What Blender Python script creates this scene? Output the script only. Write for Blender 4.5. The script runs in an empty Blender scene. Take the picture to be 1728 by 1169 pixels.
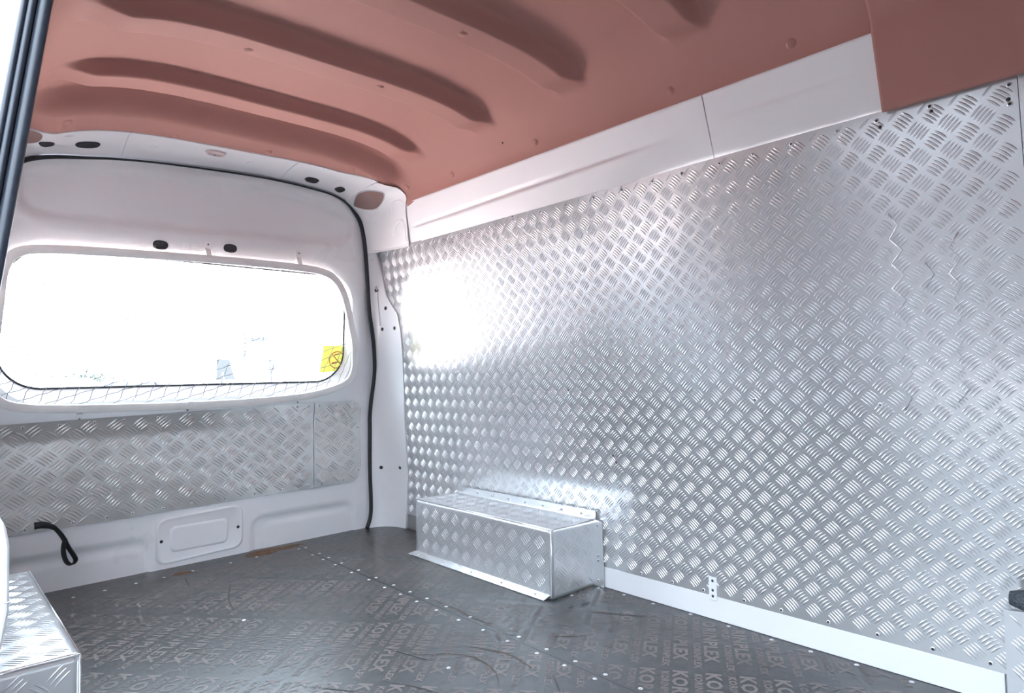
import bpy, math, random
from mathutils import Vector, Matrix, noise

random.seed(7)
S = bpy.context.scene
COL = S.collection

# ------------------------------------------------------------------ camera
cam_d = bpy.data.cameras.new('camera'); cam = bpy.data.objects.new('camera', cam_d); COL.objects.link(cam)
rx = Vector((0.7440, -0.6680, -0.0180))      # camera right in van axes (x across, y to the tailgate, z up)
fw = Vector((0.6687, 0.7426, 0.0373))        # camera forward
fw.normalize(); rx = (rx - fw * rx.dot(fw)).normalized(); up = rx.cross(fw)
M = Matrix((( rx.x, up.x, -fw.x, 0.0), (rx.y, up.y, -fw.y, 0.0), (rx.z, up.z, -fw.z, 0.70), (0, 0, 0, 1)))
cam.matrix_world = M
cam_d.sensor_width = 36.0; cam_d.lens = 36.0 * 1120.0 / 1728.0
cam_d.clip_start = 0.02; cam_d.clip_end = 400
S.camera = cam

# ------------------------------------------------------------------ sky and exposure
wd = bpy.data.worlds.new('sky'); S.world = wd; wd.use_nodes = True
bg = wd.node_tree.nodes['Background']
bg.inputs['Color'].default_value = (0.74, 0.87, 1.0, 1); bg.inputs['Strength'].default_value = 5.0
sun_d = bpy.data.lights.new('sun', 'SUN'); sun_d.energy = 25.0; sun_d.angle = math.radians(.53); sun_d.color = (1.0, .985, .97)
sun = bpy.data.objects.new('sun', sun_d); COL.objects.link(sun); sun.location = (4, -12, 20)
_sd = Vector((-.30, .16, -.94))            # high sun from ahead of the van: nothing shines straight in
sun.rotation_mode = 'QUATERNION'; sun.rotation_quaternion = Vector((0, 0, -1)).rotation_difference(_sd.normalized())
for _n, _c, _a, _w, _h in (('rear_window_portal', (.806, 2.76, .87), (math.radians(90 + 11.3), 0, math.radians(180)), 1.24, .48), ('door_opening_portal', (-.03, .37, .70), (math.radians(90), 0, math.radians(90)), 1.56, 1.40)):
    _p = bpy.data.lights.new(_n, 'AREA'); _p.shape = 'RECTANGLE'; _p.size = _w; _p.size_y = _h; _p.cycles.is_portal = True
    _o = bpy.data.objects.new(_n, _p); COL.objects.link(_o); _o.location = _c; _o.rotation_euler = _a
S.view_settings.view_transform = 'Standard'; S.view_settings.look = 'None'
S.view_settings.exposure = 1.50; S.view_settings.gamma = 1.0; S.view_settings.use_curve_mapping = False
try:
    S.cycles.max_bounces = 14; S.cycles.diffuse_bounces = 8; S.cycles.glossy_bounces = 6
    S.cycles.transparent_max_bounces = 12; S.cycles.caustics_reflective = True
    S.cycles.sample_clamp_indirect = 12.0
except Exception:
    pass

# ------------------------------------------------------------------ materials
def nodes_of(name):
    m = bpy.data.materials.new(name); m.use_nodes = True
    nt = m.node_tree; b = nt.nodes['Principled BSDF']
    return m, nt, b
def _coord(nt, scale, kind='Object'):
    tc = nt.nodes.new('ShaderNodeTexCoord'); mp = nt.nodes.new('ShaderNodeMapping')
    mp.inputs['Scale'].default_value = scale if isinstance(scale, tuple) else (scale,) * 3
    nt.links.new(tc.outputs[kind], mp.inputs['Vector']); return mp.outputs['Vector']
def _noise(nt, vec, sc, detail=4, rough=.55):
    n = nt.nodes.new('ShaderNodeTexNoise'); n.inputs['Scale'].default_value = sc
    n.inputs['Detail'].default_value = detail; n.inputs['Roughness'].default_value = rough
    nt.links.new(vec, n.inputs['Vector']); return n.outputs['Fac']
def _map(nt, v, a, b, c, d):
    n = nt.nodes.new('ShaderNodeMapRange'); n.inputs[1].default_value = a; n.inputs[2].default_value = b
    n.inputs[3].default_value = c; n.inputs[4].default_value = d; nt.links.new(v, n.inputs[0]); return n.outputs[0]
def _mix(nt, fac, c1, c2):
    n = nt.nodes.new('ShaderNodeMixRGB'); nt.links.new(fac, n.inputs[0])
    for i, c in ((1, c1), (2, c2)):
        if isinstance(c, tuple): n.inputs[i].default_value = (*c, 1)
        else: nt.links.new(c, n.inputs[i])
    return n.outputs[0]
def _bump(nt, b, h, strength, dist=.001):
    n = nt.nodes.new('ShaderNodeBump'); n.inputs['Strength'].default_value = strength
    n.inputs['Distance'].default_value = dist; nt.links.new(h, n.inputs['Height'])
    nt.links.new(n.outputs[0], b.inputs['Normal'])
def simple(name, c1, c2=None, rough=.5, metal=0.0, sc=30, bump=0.0, coat=0.0, spec=None):
    m, nt, b = nodes_of(name)
    v = _coord(nt, 1.0); f = _noise(nt, v, sc)
    c2 = c2 or tuple(x * .92 for x in c1)
    nt.links.new(_mix(nt, _map(nt, f, .35, .65, 0, 1), c1, c2), b.inputs['Base Color'])
    nt.links.new(_map(nt, f, .3, .7, max(.02, rough - .05), rough + .05), b.inputs['Roughness'])
    b.inputs['Metallic'].default_value = metal
    if coat: b.inputs['Coat Weight'].default_value = coat; b.inputs['Coat Roughness'].default_value = .08
    if spec is not None: b.inputs['Specular IOR Level'].default_value = spec
    if bump: _bump(nt, b, _noise(nt, v, sc * 6), bump)
    return m
M_paint = simple('white_body_paint', (.80, .80, .815), (.77, .77, .79), .32, sc=3, coat=.25)
M_rail = simple('white_bar_paint', (.84, .83, .81), (.78, .77, .75), .42, sc=14)
M_black = simple('black_rubber', (.012, .013, .016), (.02, .021, .024), .5, sc=40)
M_seal = simple('door_seal_rubber', (.014, .018, .028), (.020, .025, .036), .45, sc=60, bump=.1)
M_web = simple('black_webbing', (.015, .015, .017), (.025, .025, .028), .75, sc=220, bump=.3)
M_steel = simple('rivet_aluminium', (.75, .76, .78), (.55, .56, .58), .3, 1.0, sc=90)
M_dark = simple('dark_hole', (.02, .02, .022), None, .6)
M_screw = simple('floor_screw_zinc', (.85, .85, .87), (.7, .7, .72), .35, .6, sc=80)
M_mat = simple('dark_speckled_felt', (.03, .035, .045), (.10, .11, .13), .9, sc=260, bump=.6)

def make_headliner():
    m, nt, b = nodes_of('headliner_felt_board')
    v = _coord(nt, 1.0)
    f = _noise(nt, v, 2.2, 5); g = _noise(nt, v, 420, 2)
    nt.links.new(_mix(nt, _map(nt, f, .3, .7, 0, 1), (.40, .195, .165), (.37, .180, .153)), b.inputs['Base Color'])
    b.inputs['Roughness'].default_value = .72; b.inputs['Specular IOR Level'].default_value = .3
    _bump(nt, b, g, .12, .0006)
    return m
M_head = make_headliner()
M_hole = simple('brown_board_behind', (.30, .19, .175), (.28, .175, .16), .75, sc=20)

def make_plate(name, r0, r1, tint):
    m, nt, b = nodes_of(name)
    v = _coord(nt, 1.0)
    f = _noise(nt, v, 3.5, 6, .65); g = _noise(nt, v, 55, 5, .6); s = _noise(nt, _coord(nt, (6, 60, 400)), 1.0, 3)
    nt.links.new(_mix(nt, _map(nt, f, .35, .7, 0, 1), tint, tuple(x * .90 for x in tint)), b.inputs['Base Color'])
    b.inputs['Metallic'].default_value = 1.0
    n = nt.nodes.new('ShaderNodeMath'); n.operation = 'ADD'
    nt.links.new(_map(nt, f, .3, .7, r0, r1), n.inputs[0]); nt.links.new(_map(nt, g, .3, .7, 0.0, .012), n.inputs[1])
    nt.links.new(n.outputs[0], b.inputs['Roughness'])
    # dull oxide film: part of the light is scattered instead of mirrored
    df = nt.nodes.new('ShaderNodeBsdfDiffuse'); df.inputs[0].default_value = (tint[0] * .56, tint[1] * .56, tint[2] * .56, 1)
    mx = nt.nodes.new('ShaderNodeMixShader'); mx.inputs[0].default_value = .42
    out = nt.nodes['Material Output']
    nt.links.new(b.outputs[0], mx.inputs[1]); nt.links.new(df.outputs[0], mx.inputs[2]); nt.links.new(mx.outputs[0], out.inputs[0])
    return m
M_plate = make_plate('aluminium_tread_plate', .19, .23, (.84, .85, .865))
M_platr = make_plate('worn_aluminium_tread_plate', .18, .22, (.86, .85, .83))
M_box = make_plate('bright_aluminium_tread_plate', .18, .22, (.88, .89, .91))

def make_floor():
    m, nt, b = nodes_of('phenolic_ply')
    v = _coord(nt, 1.0)
    f = _noise(nt, v, 1.6, 6, .6); g = _noise(nt, v, 34, 6, .7); st = _noise(nt, _coord(nt, (3.0, 46.0, 1.0)), 1.0, 5, .65)
    c = _mix(nt, _map(nt, f, .3, .7, 0, 1), (.034, .034, .038), (.043, .042, .045))
    c = _mix(nt, _map(nt, st, .58, .85, 0, .35), c, (.11, .10, .098))
    c = _mix(nt, _map(nt, g, .70, .80, 0, .3), c, (.12, .11, .10))
    nt.links.new(c, b.inputs['Base Color'])
    n = nt.nodes.new('ShaderNodeMath'); n.operation = 'ADD'
    nt.links.new(_map(nt, f, .3, .7, .33, .40), n.inputs[0]); nt.links.new(_map(nt, g, .3, .7, -.06, .10), n.inputs[1])
    nt.links.new(n.outputs[0], b.inputs['Roughness'])
    b.inputs['Coat Weight'].default_value = .30; b.inputs['Coat Roughness'].default_value = .31
    return m
M_floor = make_floor()
M_print = simple('faded_brown_print', (.205, .178, .170), (.125, .110, .107), .48, sc=4)
M_scr = simple('pale_scratch', (.20, .17, .145), (.11, .09, .075), .6, sc=60)
M_scrd = simple('dark_scuff', (.03, .028, .027), (.05, .045, .042), .55, sc=60)
M_wood = simple('bare_wood_chip', (.22, .105, .045), (.11, .065, .038), .7, sc=70)
M_rub = simple('brown_rub_mark', (.10, .078, .058), (.065, .055, .045), .6, sc=90)

def make_glass():
    m = bpy.data.materials.new('window_glass'); m.use_nodes = True; nt = m.node_tree; nt.nodes.clear()
    o = nt.nodes.new('ShaderNodeOutputMaterial'); t = nt.nodes.new('ShaderNodeBsdfTransparent'); g = nt.nodes.new('ShaderNodeBsdfGlossy')
    t.inputs[0].default_value = (.93, .96, .95, 1); g.inputs['Roughness'].default_value = .02
    mx = nt.nodes.new('ShaderNodeMixShader'); fr = nt.nodes.new('ShaderNodeFresnel'); fr.inputs[0].default_value = 1.45
    nt.links.new(fr.outputs[0], mx.inputs[0]); nt.links.new(t.outputs[0], mx.inputs[1]); nt.links.new(g.outputs[0], mx.inputs[2])
    nt.links.new(mx.outputs[0], o.inputs[0]); return m
M_glass = make_glass()
def translucent(name, col):
    m = bpy.data.materials.new(name); m.use_nodes = True; nt = m.node_tree; nt.nodes.clear()
    o = nt.nodes.new('ShaderNodeOutputMaterial'); d = nt.nodes.new('ShaderNodeBsdfDiffuse'); t = nt.nodes.new('ShaderNodeBsdfTranslucent')
    v = _coord(nt, 1.0); c = _mix(nt, _noise(nt, v, 40), col, tuple(x * .9 for x in col))
    nt.links.new(c, d.inputs[0]); nt.links.new(c, t.inputs[0])
    mx = nt.nodes.new('ShaderNodeMixShader'); mx.inputs[0].default_value = .14
    nt.links.new(d.outputs[0], mx.inputs[1]); nt.links.new(t.outputs[0], mx.inputs[2]); nt.links.new(mx.outputs[0], o.inputs[0]); return m
M_sty = translucent('yellow_sticker_film', (.50, .49, .10))
M_str = translucent('red_sticker_print', (.60, .16, .07))

# ------------------------------------------------------------------ building helpers
def link_mesh(name, verts, faces, mat, parent=None, smooth=True, loc=None):
    me = bpy.data.meshes.new(name); me.from_pydata([tuple(v) for v in verts], [], faces); me.update()
    if smooth:
        me.polygons.foreach_set('use_smooth', [True] * len(me.polygons))
    me.materials.append(mat)
    return link_obj(name, me, parent, loc)
def link_obj(name, me, parent=None, loc=None, rot=None):
    o = bpy.data.objects.new(name, me); COL.objects.link(o)
    if rot is not None: o.rotation_mode = 'QUATERNION'; o.rotation_quaternion = rot
    if parent is not None:
        o.parent = parent
        o.location = Vector(loc or (0, 0, 0)) - parent_loc(parent)
    elif loc is not None: o.location = loc
    return o
def parent_loc(p):
    l = Vector((0, 0, 0))
    while p is not None: l += p.location; p = p.parent
    return l
def thing(name, loc, label=None, cat=None, group=None, kind=None):
    o = bpy.data.objects.new(name, None); o.empty_display_size = .1; COL.objects.link(o); o.location = loc
    return tag(o, label, cat, group, kind)
def tag(o, label=None, cat=None, group=None, kind=None):
    if label: o['label'] = label
    if cat: o['category'] = cat
    if group: o['group'] = group
    if kind: o['kind'] = kind
    return o
def grid(nu, nv, f):
    vs = [f(i / nu, j / nv) for j in range(nv + 1) for i in range(nu + 1)]
    fs = [(j * (nu + 1) + i, j * (nu + 1) + i + 1, (j + 1) * (nu + 1) + i + 1, (j + 1) * (nu + 1) + i) for j in range(nv) for i in range(nu)]
    return vs, fs
def box_v(x0, x1, y0, y1, z0, z1):
    v = [(x0, y0, z0), (x1, y0, z0), (x1, y1, z0), (x0, y1, z0), (x0, y0, z1), (x1, y0, z1), (x1, y1, z1), (x0, y1, z1)]
    f = [(0, 3, 2, 1), (4, 5, 6, 7), (0, 1, 5, 4), (1, 2, 6, 5), (2, 3, 7, 6), (3, 0, 4, 7)]
    return v, f
def merge(parts):
    V, F = [], []
    for v, f in parts:
        n = len(V); V += [tuple(p) for p in v]; F += [tuple(i + n for i in q) for q in f]
    return V, F
def bevel(o, w, seg=2):
    m = o.modifiers.new('bevel', 'BEVEL'); m.width = w; m.segments = seg; m.limit_method = 'ANGLE'; return o
def solid(o, t, off=-1):
    m = o.modifiers.new('thickness', 'SOLIDIFY'); m.thickness = t; m.offset = off; return o
def tube(pts, r, n=8, closed=False, prof=None, upv=None):
    """sweep a round (radius r) or given (list of (a,b)) profile along pts"""
    pts = [Vector(p) for p in pts]; N = len(pts)
    prof = prof or [(r * math.cos(2 * math.pi * k / n), r * math.sin(2 * math.pi * k / n)) for k in range(n)]
    n = len(prof); V = []; pu = Vector(upv) if upv else None
    for i in range(N):
        a = pts[(i - 1) % N] if (closed or i > 0) else pts[i]; b = pts[(i + 1) % N] if (closed or i < N - 1) else pts[i]
        t = (b - a).normalized()
        u = pu if pu is not None else (Vector((0, 0, 1)) if abs(t.z) < .9 else Vector((1, 0, 0)))
        s = t.cross(u).normalized(); w = s.cross(t).normalized()
        V += [pts[i] + s * p + w * q for p, q in prof]
    F = []
    for i in range(N if closed else N - 1):
        for k in range(n):
            F.append((i * n + k, i * n + (k + 1) % n, ((i + 1) % N) * n + (k + 1) % n, ((i + 1) % N) * n + k))
    if not closed: F += [tuple(range(n - 1, -1, -1)), tuple((N - 1) * n + k for k in range(n))]
    return V, F
def smooth_path(pts, per=8, closed=False):
    P = [Vector(p) for p in pts]; N = len(P); out = []
    for i in range(N if closed else N - 1):
        p1, p2 = P[i], P[(i + 1) % N]
        p0 = P[(i - 1) % N] if (closed or i > 0) else p1; p3 = P[(i + 2) % N] if (closed or i + 2 < N) else p2
        for k in range(per):
            t = k / per
            out.append(.5 * ((2 * p1) + (p2 - p0) * t + (2 * p0 - 5 * p1 + 4 * p2 - p3) * t * t + (3 * p1 - p0 - 3 * p2 + p3) * t ** 3))
    if not closed: out.append(P[-1])
    return out
def rrect(x0, x1, z0, z1, r, n=10):
    o = []
    for cx, cz, a0 in ((x1 - r, z1 - r, 0), (x0 + r, z1 - r, 90), (x0 + r, z0 + r, 180), (x1 - r, z0 + r, 270)):
        for k in range(n + 1):
            a = math.radians(a0 + 90 * k / n); o.append((cx + r * math.cos(a), cz + r * math.sin(a)))
    return o
def resample(pts, n, closed=True):
    P = [Vector((p[0], p[1])) for p in pts]
    if closed: P = P + [P[0]]
    L = [0]
    for a, b in zip(P, P[1:]): L.append(L[-1] + (b - a).length)
    out = []; j = 0; m = n if closed else n - 1
    for i in range(n):
        d = L[-1] * i / m
        while j < len(L) - 2 and L[j + 1] < d: j += 1
        t = (d - L[j]) / max(1e-9, L[j + 1] - L[j]); q = P[j].lerp(P[j + 1], min(1, t)); out.append((q.x, q.y))
    return out
def sstep(a, b, x):
    t = min(1.0, max(0.0, (x - a) / (b - a))); return t * t * (3 - 2 * t)
def sd_rr(x, z, x0, x1, z0, z1, r):
    cx, cz = (x0 + x1) / 2, (z0 + z1) / 2; qx, qz = abs(x - cx) - (x1 - x0) / 2 + r, abs(z - cz) - (z1 - z0) / 2 + r
    return math.hypot(max(qx, 0), max(qz, 0)) + min(max(qx, qz), 0) - r

def dome_mesh(name, r, h, mat, hole=0.0, n=10):
    V = [(0, 0, h)] + [(r * .62 * math.cos(2 * math.pi * k / n), r * .62 * math.sin(2 * math.pi * k / n), h * .82) for k in range(n)] \
        + [(r * math.cos(2 * math.pi * k / n), r * math.sin(2 * math.pi * k / n), 0) for k in range(n)]
    if hole: V[0] = (0, 0, -h * .2)
    F = [(0, 1 + k, 1 + (k + 1) % n) for k in range(n)] + [(1 + k, 1 + n + k, 1 + n + (k + 1) % n, 1 + (k + 1) % n) for k in range(n)]
    me = bpy.data.meshes.new(name); me.from_pydata(V, [], F); me.materials.append(mat); me.update()
    me.polygons.foreach_set('use_smooth', [True] * len(me.polygons))
    if hole:
        me.materials.append(M_dark)
        for p in me.polygons[:n]: p.material_index = 1 if hole > 1 else 0
    return me
ME_rivet = dome_mesh('rivet', .0050, .0020, M_screw, hole=2)
ME_rivd = dome_mesh('rivet_hole', .0040, .0012, M_dark)
ME_screw = dome_mesh('screw_head', .0058, .0016, M_screw, hole=.5)
ME_clip = dome_mesh('clip_head', .0125, .0035, M_head, n=18)
ME_bolt = dome_mesh('bolt_head', .0060, .003, M_dark, n=12)
ME_plug = dome_mesh('plug', .0085, .0025, M_black, n=14)
def put(name, me, p, nrm, parent, rotate=0.0):
    q = Vector((0, 0, 1)).rotation_difference(Vector(nrm).normalized())
    if rotate: q = q @ Matrix.Rotation(rotate, 3, 'Z').to_quaternion()
    return link_obj(name, me, parent, p, q)

# embossed five-bar tread on any surface P(u,v) -> (point, normal)
def tread(name, P, u0, u1, v0, v1, parent, mat, ph=.056, pv=.053, L=.0355, w=.0050, h=.0016, sp=.0074, inside=None, nb=5, phase=(0, 0), flip=False):
    V, F = [], []
    st = (-.62, 0.0, .62); cr = ((-1, 0), (-.55, .72), (0, 1), (.55, .72), (1, 0))
    ni = int((u1 - u0) / ph) + 3; nj = int((v1 - v0) / pv) + 3
    for i in range(-1, ni):
        for j in range(-1, nj):
            for typ in (0, 1):
                cu = u0 + (i + .5 * typ + phase[0]) * ph; cv = v0 + (j + .5 * typ + phase[1]) * pv
                if cu < u0 - ph or cu > u1 + ph or cv < v0 - pv or cv > v1 + pv: continue
                s45 = math.sqrt(.5); d = (s45, s45) if (typ == 0) ^ flip else (s45, -s45); e = (-d[1], d[0])
                ax, ay = ph / .056, pv / .056
                for b in range(nb):
                    o = (b - (nb - 1) / 2) * sp; Lb = L * (1.0 if 0 < b < nb - 1 else .9)
                    def uv(a, c): return (cu + (d[0] * a + e[0] * c) * ax, cv + (d[1] * a + e[1] * c) * ay)
                    ta, tb = uv(-Lb / 2, o), uv(Lb / 2, o)
                    ok = True
                    for q in (ta, tb):
                        if not (u0 + .002 < q[0] < u1 - .002 and v0 + .002 < q[1] < v1 - .002) or (inside and not inside(*q)): ok = False
                    if not ok: continue
                    n0 = len(V)
                    for q in (ta, tb):
                        p, nn = P(*q); V.append(p)
                    for s in st:
                        wid = w / 2 * (1 - s * s) ** .6; hh = h * (1 - .55 * s * s); bow = .0014 * (1 - s * s)
                        for c, k in cr:
                            p, nn = P(*uv(s * Lb / 2, o + bow + c * wid)); V.append(p + nn * (hh * k))
                    for k in range(4):
                        F.append((n0, n0 + 2 + k + 1, n0 + 2 + k)); F.append((n0 + 1, n0 + 12 + k, n0 + 12 + k + 1))
                        for r in (0, 5): F.append((n0 + 2 + r + k, n0 + 2 + r + k + 1, n0 + 7 + r + k + 1, n0 + 7 + r + k))
    o = link_mesh(name, V, F, mat, parent); o['kind'] = 'stuff'; return o

# ------------------------------------------------------------------ shape of the van body
W = 1.664                                  # inner width at the floor; x = 0 is the side with the open sliding door
def wallx(z): return W - 0.135 * max(0, z - 0.25)
def reary(x, z): return 2.70 + 0.045 * (x - 1.0) - 0.2 * max(0, z - 0.5)
RIBS = [(-.72, .040), (-.32, .040), (0.08, 0.040), (0.47, 0.040), (0.87, 0.042), (1.26, 0.045), (1.66, 0.046), (2.06, 0.040)]
def ceilz(x, y):
    u = min(abs((x - 0.832) / 0.648), 1)
    z = 1.394 + 0.190 * (1 - u ** 4) ** 0.6
    e = 1 - sstep(0.72, 0.90, u)
    for yc, h in RIBS:
        z -= h * e * sstep(yc - 0.056, yc - 0.026, y) * (1 - sstep(yc + 0.055, yc + 0.085, y))
    k = 1 - sstep(.8, 1.0, u) * .8
    return z - (0.075 * sstep(2.175, 2.265, y) + 0.02 * sstep(2.24, 2.34, y)) * k
def ceil_n(x, y):
    e = .004; a = (ceilz(x + e, y) - ceilz(x - e, y)) / (2 * e); b = (ceilz(x, y + e) - ceilz(x, y - e)) / (2 * e)
    return Vector((a, b, -1)).normalized()

# ================================================================== FLOOR
floor = thing('floor', (W / 2, 1.0, 0), 'dark printed plywood cargo floor with screw heads', kind='structure')
for x0, x1 in ((-.02, 1.1712), (1.1728, W)):
    v, f = box_v(x0, x1, -1.0, 2.73, -.018, 0); link_mesh('board', v, f, M_floor, floor, smooth=False)
v, f = box_v(-.06, W + .05, -1.05, 2.80, -.08, -.0185); link_mesh('underfloor', v, f, M_paint, floor, smooth=False)
# faded brand print running diagonally over both boards
def text_mesh(body, size):
    c = bpy.data.curves.new('print', 'FONT'); c.body = body; c.size = size; c.resolution_u = 2; c.space_character = 1.08; c.offset = size * .035; c.fill_mode = 'FRONT' if hasattr(c, 'fill_mode') else c.fill_mode
    o = bpy.data.objects.new('print', c); COL.objects.link(o); bpy.context.view_layer.update()
    me = bpy.data.meshes.new_from_object(o.evaluated_get(bpy.context.evaluated_depsgraph_get()))
    V = [tuple(p.co) for p in me.vertices]; F = [tuple(p.vertices) for p in me.polygons]
    bpy.data.objects.remove(o); bpy.data.meshes.remove(me); bpy.data.curves.remove(c)
    return V, F
TB = text_mesh('KORINPLEX', .046); TS = text_mesh('KORINPLEX', .023)
def lay(T, ox, oy, ang, sx, xa, xb):
    ca, sa = math.cos(ang), math.sin(ang); V, F = T; pts = [(ox + (p[0] * sx) * ca - p[1] * sa, oy + (p[0] * sx) * sa + p[1] * ca, .0006) for p in V]
    if min(p[0] for p in pts) < xa or max(p[0] for p in pts) > xb or min(p[1] for p in pts) < -.2 or max(p[1] for p in pts) > 2.6: 
        keep = [q for q in F if all(xa < pts[i][0] < xb and -.2 < pts[i][1] < 2.6 for i in q)]
        return pts, keep
    return pts, F
for xa, xb, ang, K0 in ((1.178, 1.655, math.radians(-146.5), (1.247, 1.033)), (.02, 1.168, math.radians(-139), (1.04, 1.60))):
    d = Vector((math.cos(ang), math.sin(ang))); n = Vector((-d.y, d.x))
    big_w = max(p[0] for p in TB[0]); sx = .300 / big_w; sm_w = max(p[0] for p in TS[0]); sx2 = .150 / sm_w
    parts = []
    for i in range(-32, 33):
        for j in range(-6, 7):
            o = Vector(K0) + n * (.0735 * i - .017) + d * (.358 * j)
            if not (-.6 < o.x < 2.2 and -.6 < o.y < 3.2): continue
            parts.append(lay(TB, o.x, o.y, ang, sx, xa, xb))
            for q in (0.0, .179):
                oo = o + n * .048 + d * (q + .01); parts.append(lay(TS, oo.x, oo.y, ang, sx2, xa, xb))
    v, f = merge(parts); link_mesh('printed_lettering', v, f, M_print, floor, smooth=False)
SCREWS = [(1.159,2.593),(1.188,2.591),(1.159,2.468),(1.188,2.469),(1.159,2.379),(1.187,2.388),(1.160,2.282),(1.187,2.284),(1.156,2.152),(1.188,2.160),(1.157,2.034),(1.187,2.037),(1.152,1.924),(1.187,1.925),(1.153,1.830),(1.188,1.828),(1.153,1.738),(1.191,1.738),(1.153,1.635),(1.191,1.637),(1.152,1.526),(1.190,1.52),(1.155,1.420),(1.153,1.318),(1.156,1.212),(1.155,1.117),(1.155,1.022),(1.193,1.318),(1.190,1.212),(1.190,1.114),(1.188,1.019),(1.191,0.922),(1.155,.92),(1.19,.82),(1.155,.82),
 (0.891,2.590),(0.992,2.598),(0.711,1.961),(0.387,2.556),(0.476,2.562),(0.570,2.571),(0.658,2.574),(0.755,2.584),(1.646,1.329),(1.645,1.218),(1.650,1.093),(1.645,0.972),(1.642,0.849),(1.642,0.749),(1.645,0.643),(1.642,0.527),(1.645,.42),(1.640,1.427),(1.528,1.440),(.95,1.30)]
for p in SCREWS: put('screw', ME_screw, (p[0], p[1], 0.0003), (0, 0, 1), floor, random.random() * 3)
def flat_strip(pts, w, z=.0009):
    P = smooth_path([(p[0], p[1], z) for p in pts], 6); V, F = [], []
    for i, p in enumerate(P):
        t = (P[min(i + 1, len(P) - 1)] - P[max(i - 1, 0)]).normalized(); s = Vector((-t.y, t.x, 0)); k = w * (.25 + .75 * math.sin(math.pi * i / (len(P) - 1))) * random.uniform(.6, 1.2)
        V += [p + s * k, p - s * k]
    return V, [(2 * i, 2 * i + 1, 2 * i + 3, 2 * i + 2) for i in range(len(P) - 1)]
SCR = [([(1.36,2.40),(1.33,2.26),(1.31,2.15)], .003, M_scr), ([(1.30,2.30),(1.36,2.22)], .0025, M_scr), ([(1.42,2.22),(1.36,2.05)], .002, M_scr),
       ([(1.195,1.69),(1.20,1.60),(1.19,1.52),(1.195,1.44)], .003, M_rub), ([(1.176,2.10),(1.178,1.95)], .002, M_scr),
       ([(.80,2.33),(.74,2.17),(.72,2.06)], .0026, M_rub), ([(.71,2.52),(.69,2.40)], .003, M_rub), ([(.52,1.86),(.56,1.78)], .0026, M_rub),
       ([(.93,1.42),(1.02,1.33),(1.02,1.22),(.97,1.14)], .003, M_rub), ([(1.06,1.36),(1.10,1.26),(1.09,1.16)], .003, M_rub),
       ([(.80,1.35),(.86,1.20),(.83,1.02)], .002, M_scrd), ([(.66,1.45),(.74,1.33),(.75,1.25)], .002, M_scrd), ([(.90,1.50),(.94,1.36)], .0022, M_scrd),
       ([(1.24,1.28),(1.33,1.19)], .0022, M_scr), ([(1.06,1.03),(.99,.97)], .003, M_scrd), ([(1.10,1.10),(1.05,1.03)], .002, M_scrd), ([(1.46,1.31),(1.55,1.16)], .0022, M_scrd),
       ([(.82,2.12),(.80,2.04),(.83,2.0)], .003, M_scr), ([(.42,2.10),(.43,2.0)], .002, M_scr), ([(.34,2.05),(.38,1.93)], .002, M_scr)]
for pts, w, m in SCR:
    v, f = flat_strip(pts, w); link_mesh('scratch', v, f, m, floor, smooth=False)
def blob(cx, cy, a, b, n=26, z=.0008):
    V = [(cx, cy, z)] + [(cx + a * math.cos(2 * math.pi * k / n) * random.uniform(.75, 1.15), cy + b * math.sin(2 * math.pi * k / n) * random.uniform(.7, 1.2), z) for k in range(n)]
    return V, [(0, 1 + k, 1 + (k + 1) % n) for k in range(n)]
for cx, cy, a, b, m in ((1.09, 2.655, .12, .03, M_wood), (1.02, 2.62, .06, .02, M_wood), (.72, 2.58, .035, .02, M_wood), (1.50, 1.36, .02, .008, M_scrd), (1.45, 1.37, .012, .006, M_scrd)):
    v, f = blob(cx, cy, a, b); link_mesh('worn_patch', v, f, m, floor, smooth=False)

# ================================================================== RIGHT-HAND WALL
def dents(u, v, s):
    return .0016 * noise.noise(Vector((u * 2.6, v * 2.6, s))) + .0010 * noise.noise(Vector((u * 7.0, v * 7.0, s + 5)))
def PW(y, z, off=.004):
    nx = Vector((-1, 0, -.135 if z > .25 else 0)).normalized()
    return Vector((wallx(z), y, z)) + nx * (off + dents(y, z, 1.0)), nx
wall_r = thing('wall_right', (W, 1.0, 0), 'white van side wall lined with silver tread plate', kind='structure')
prof = [(W + .002, -.02), (W + .002, .25), (wallx(1.24) + .002, 1.24)]
prof2 = [(wallx(1.24) + .002, 1.24), (1.478, 1.394), (1.43, 1.52), (1.30, 1.63)]
v, f = merge([([(x, -1.0, z) for x, z in prof] + [(x, 2.78, z) for x, z in prof], [(0, 3, 4, 1), (1, 4, 5, 2)]), ([(x + .012, -1.0, z) for x, z in prof2] + [(x + .012, 2.60, z) for x, z in prof2], [(0, 4, 5, 1), (1, 5, 6, 2), (2, 6, 7, 3)])])
solid(link_mesh('inner_skin', v, f, M_paint, wall_r), .03, 1)
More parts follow.
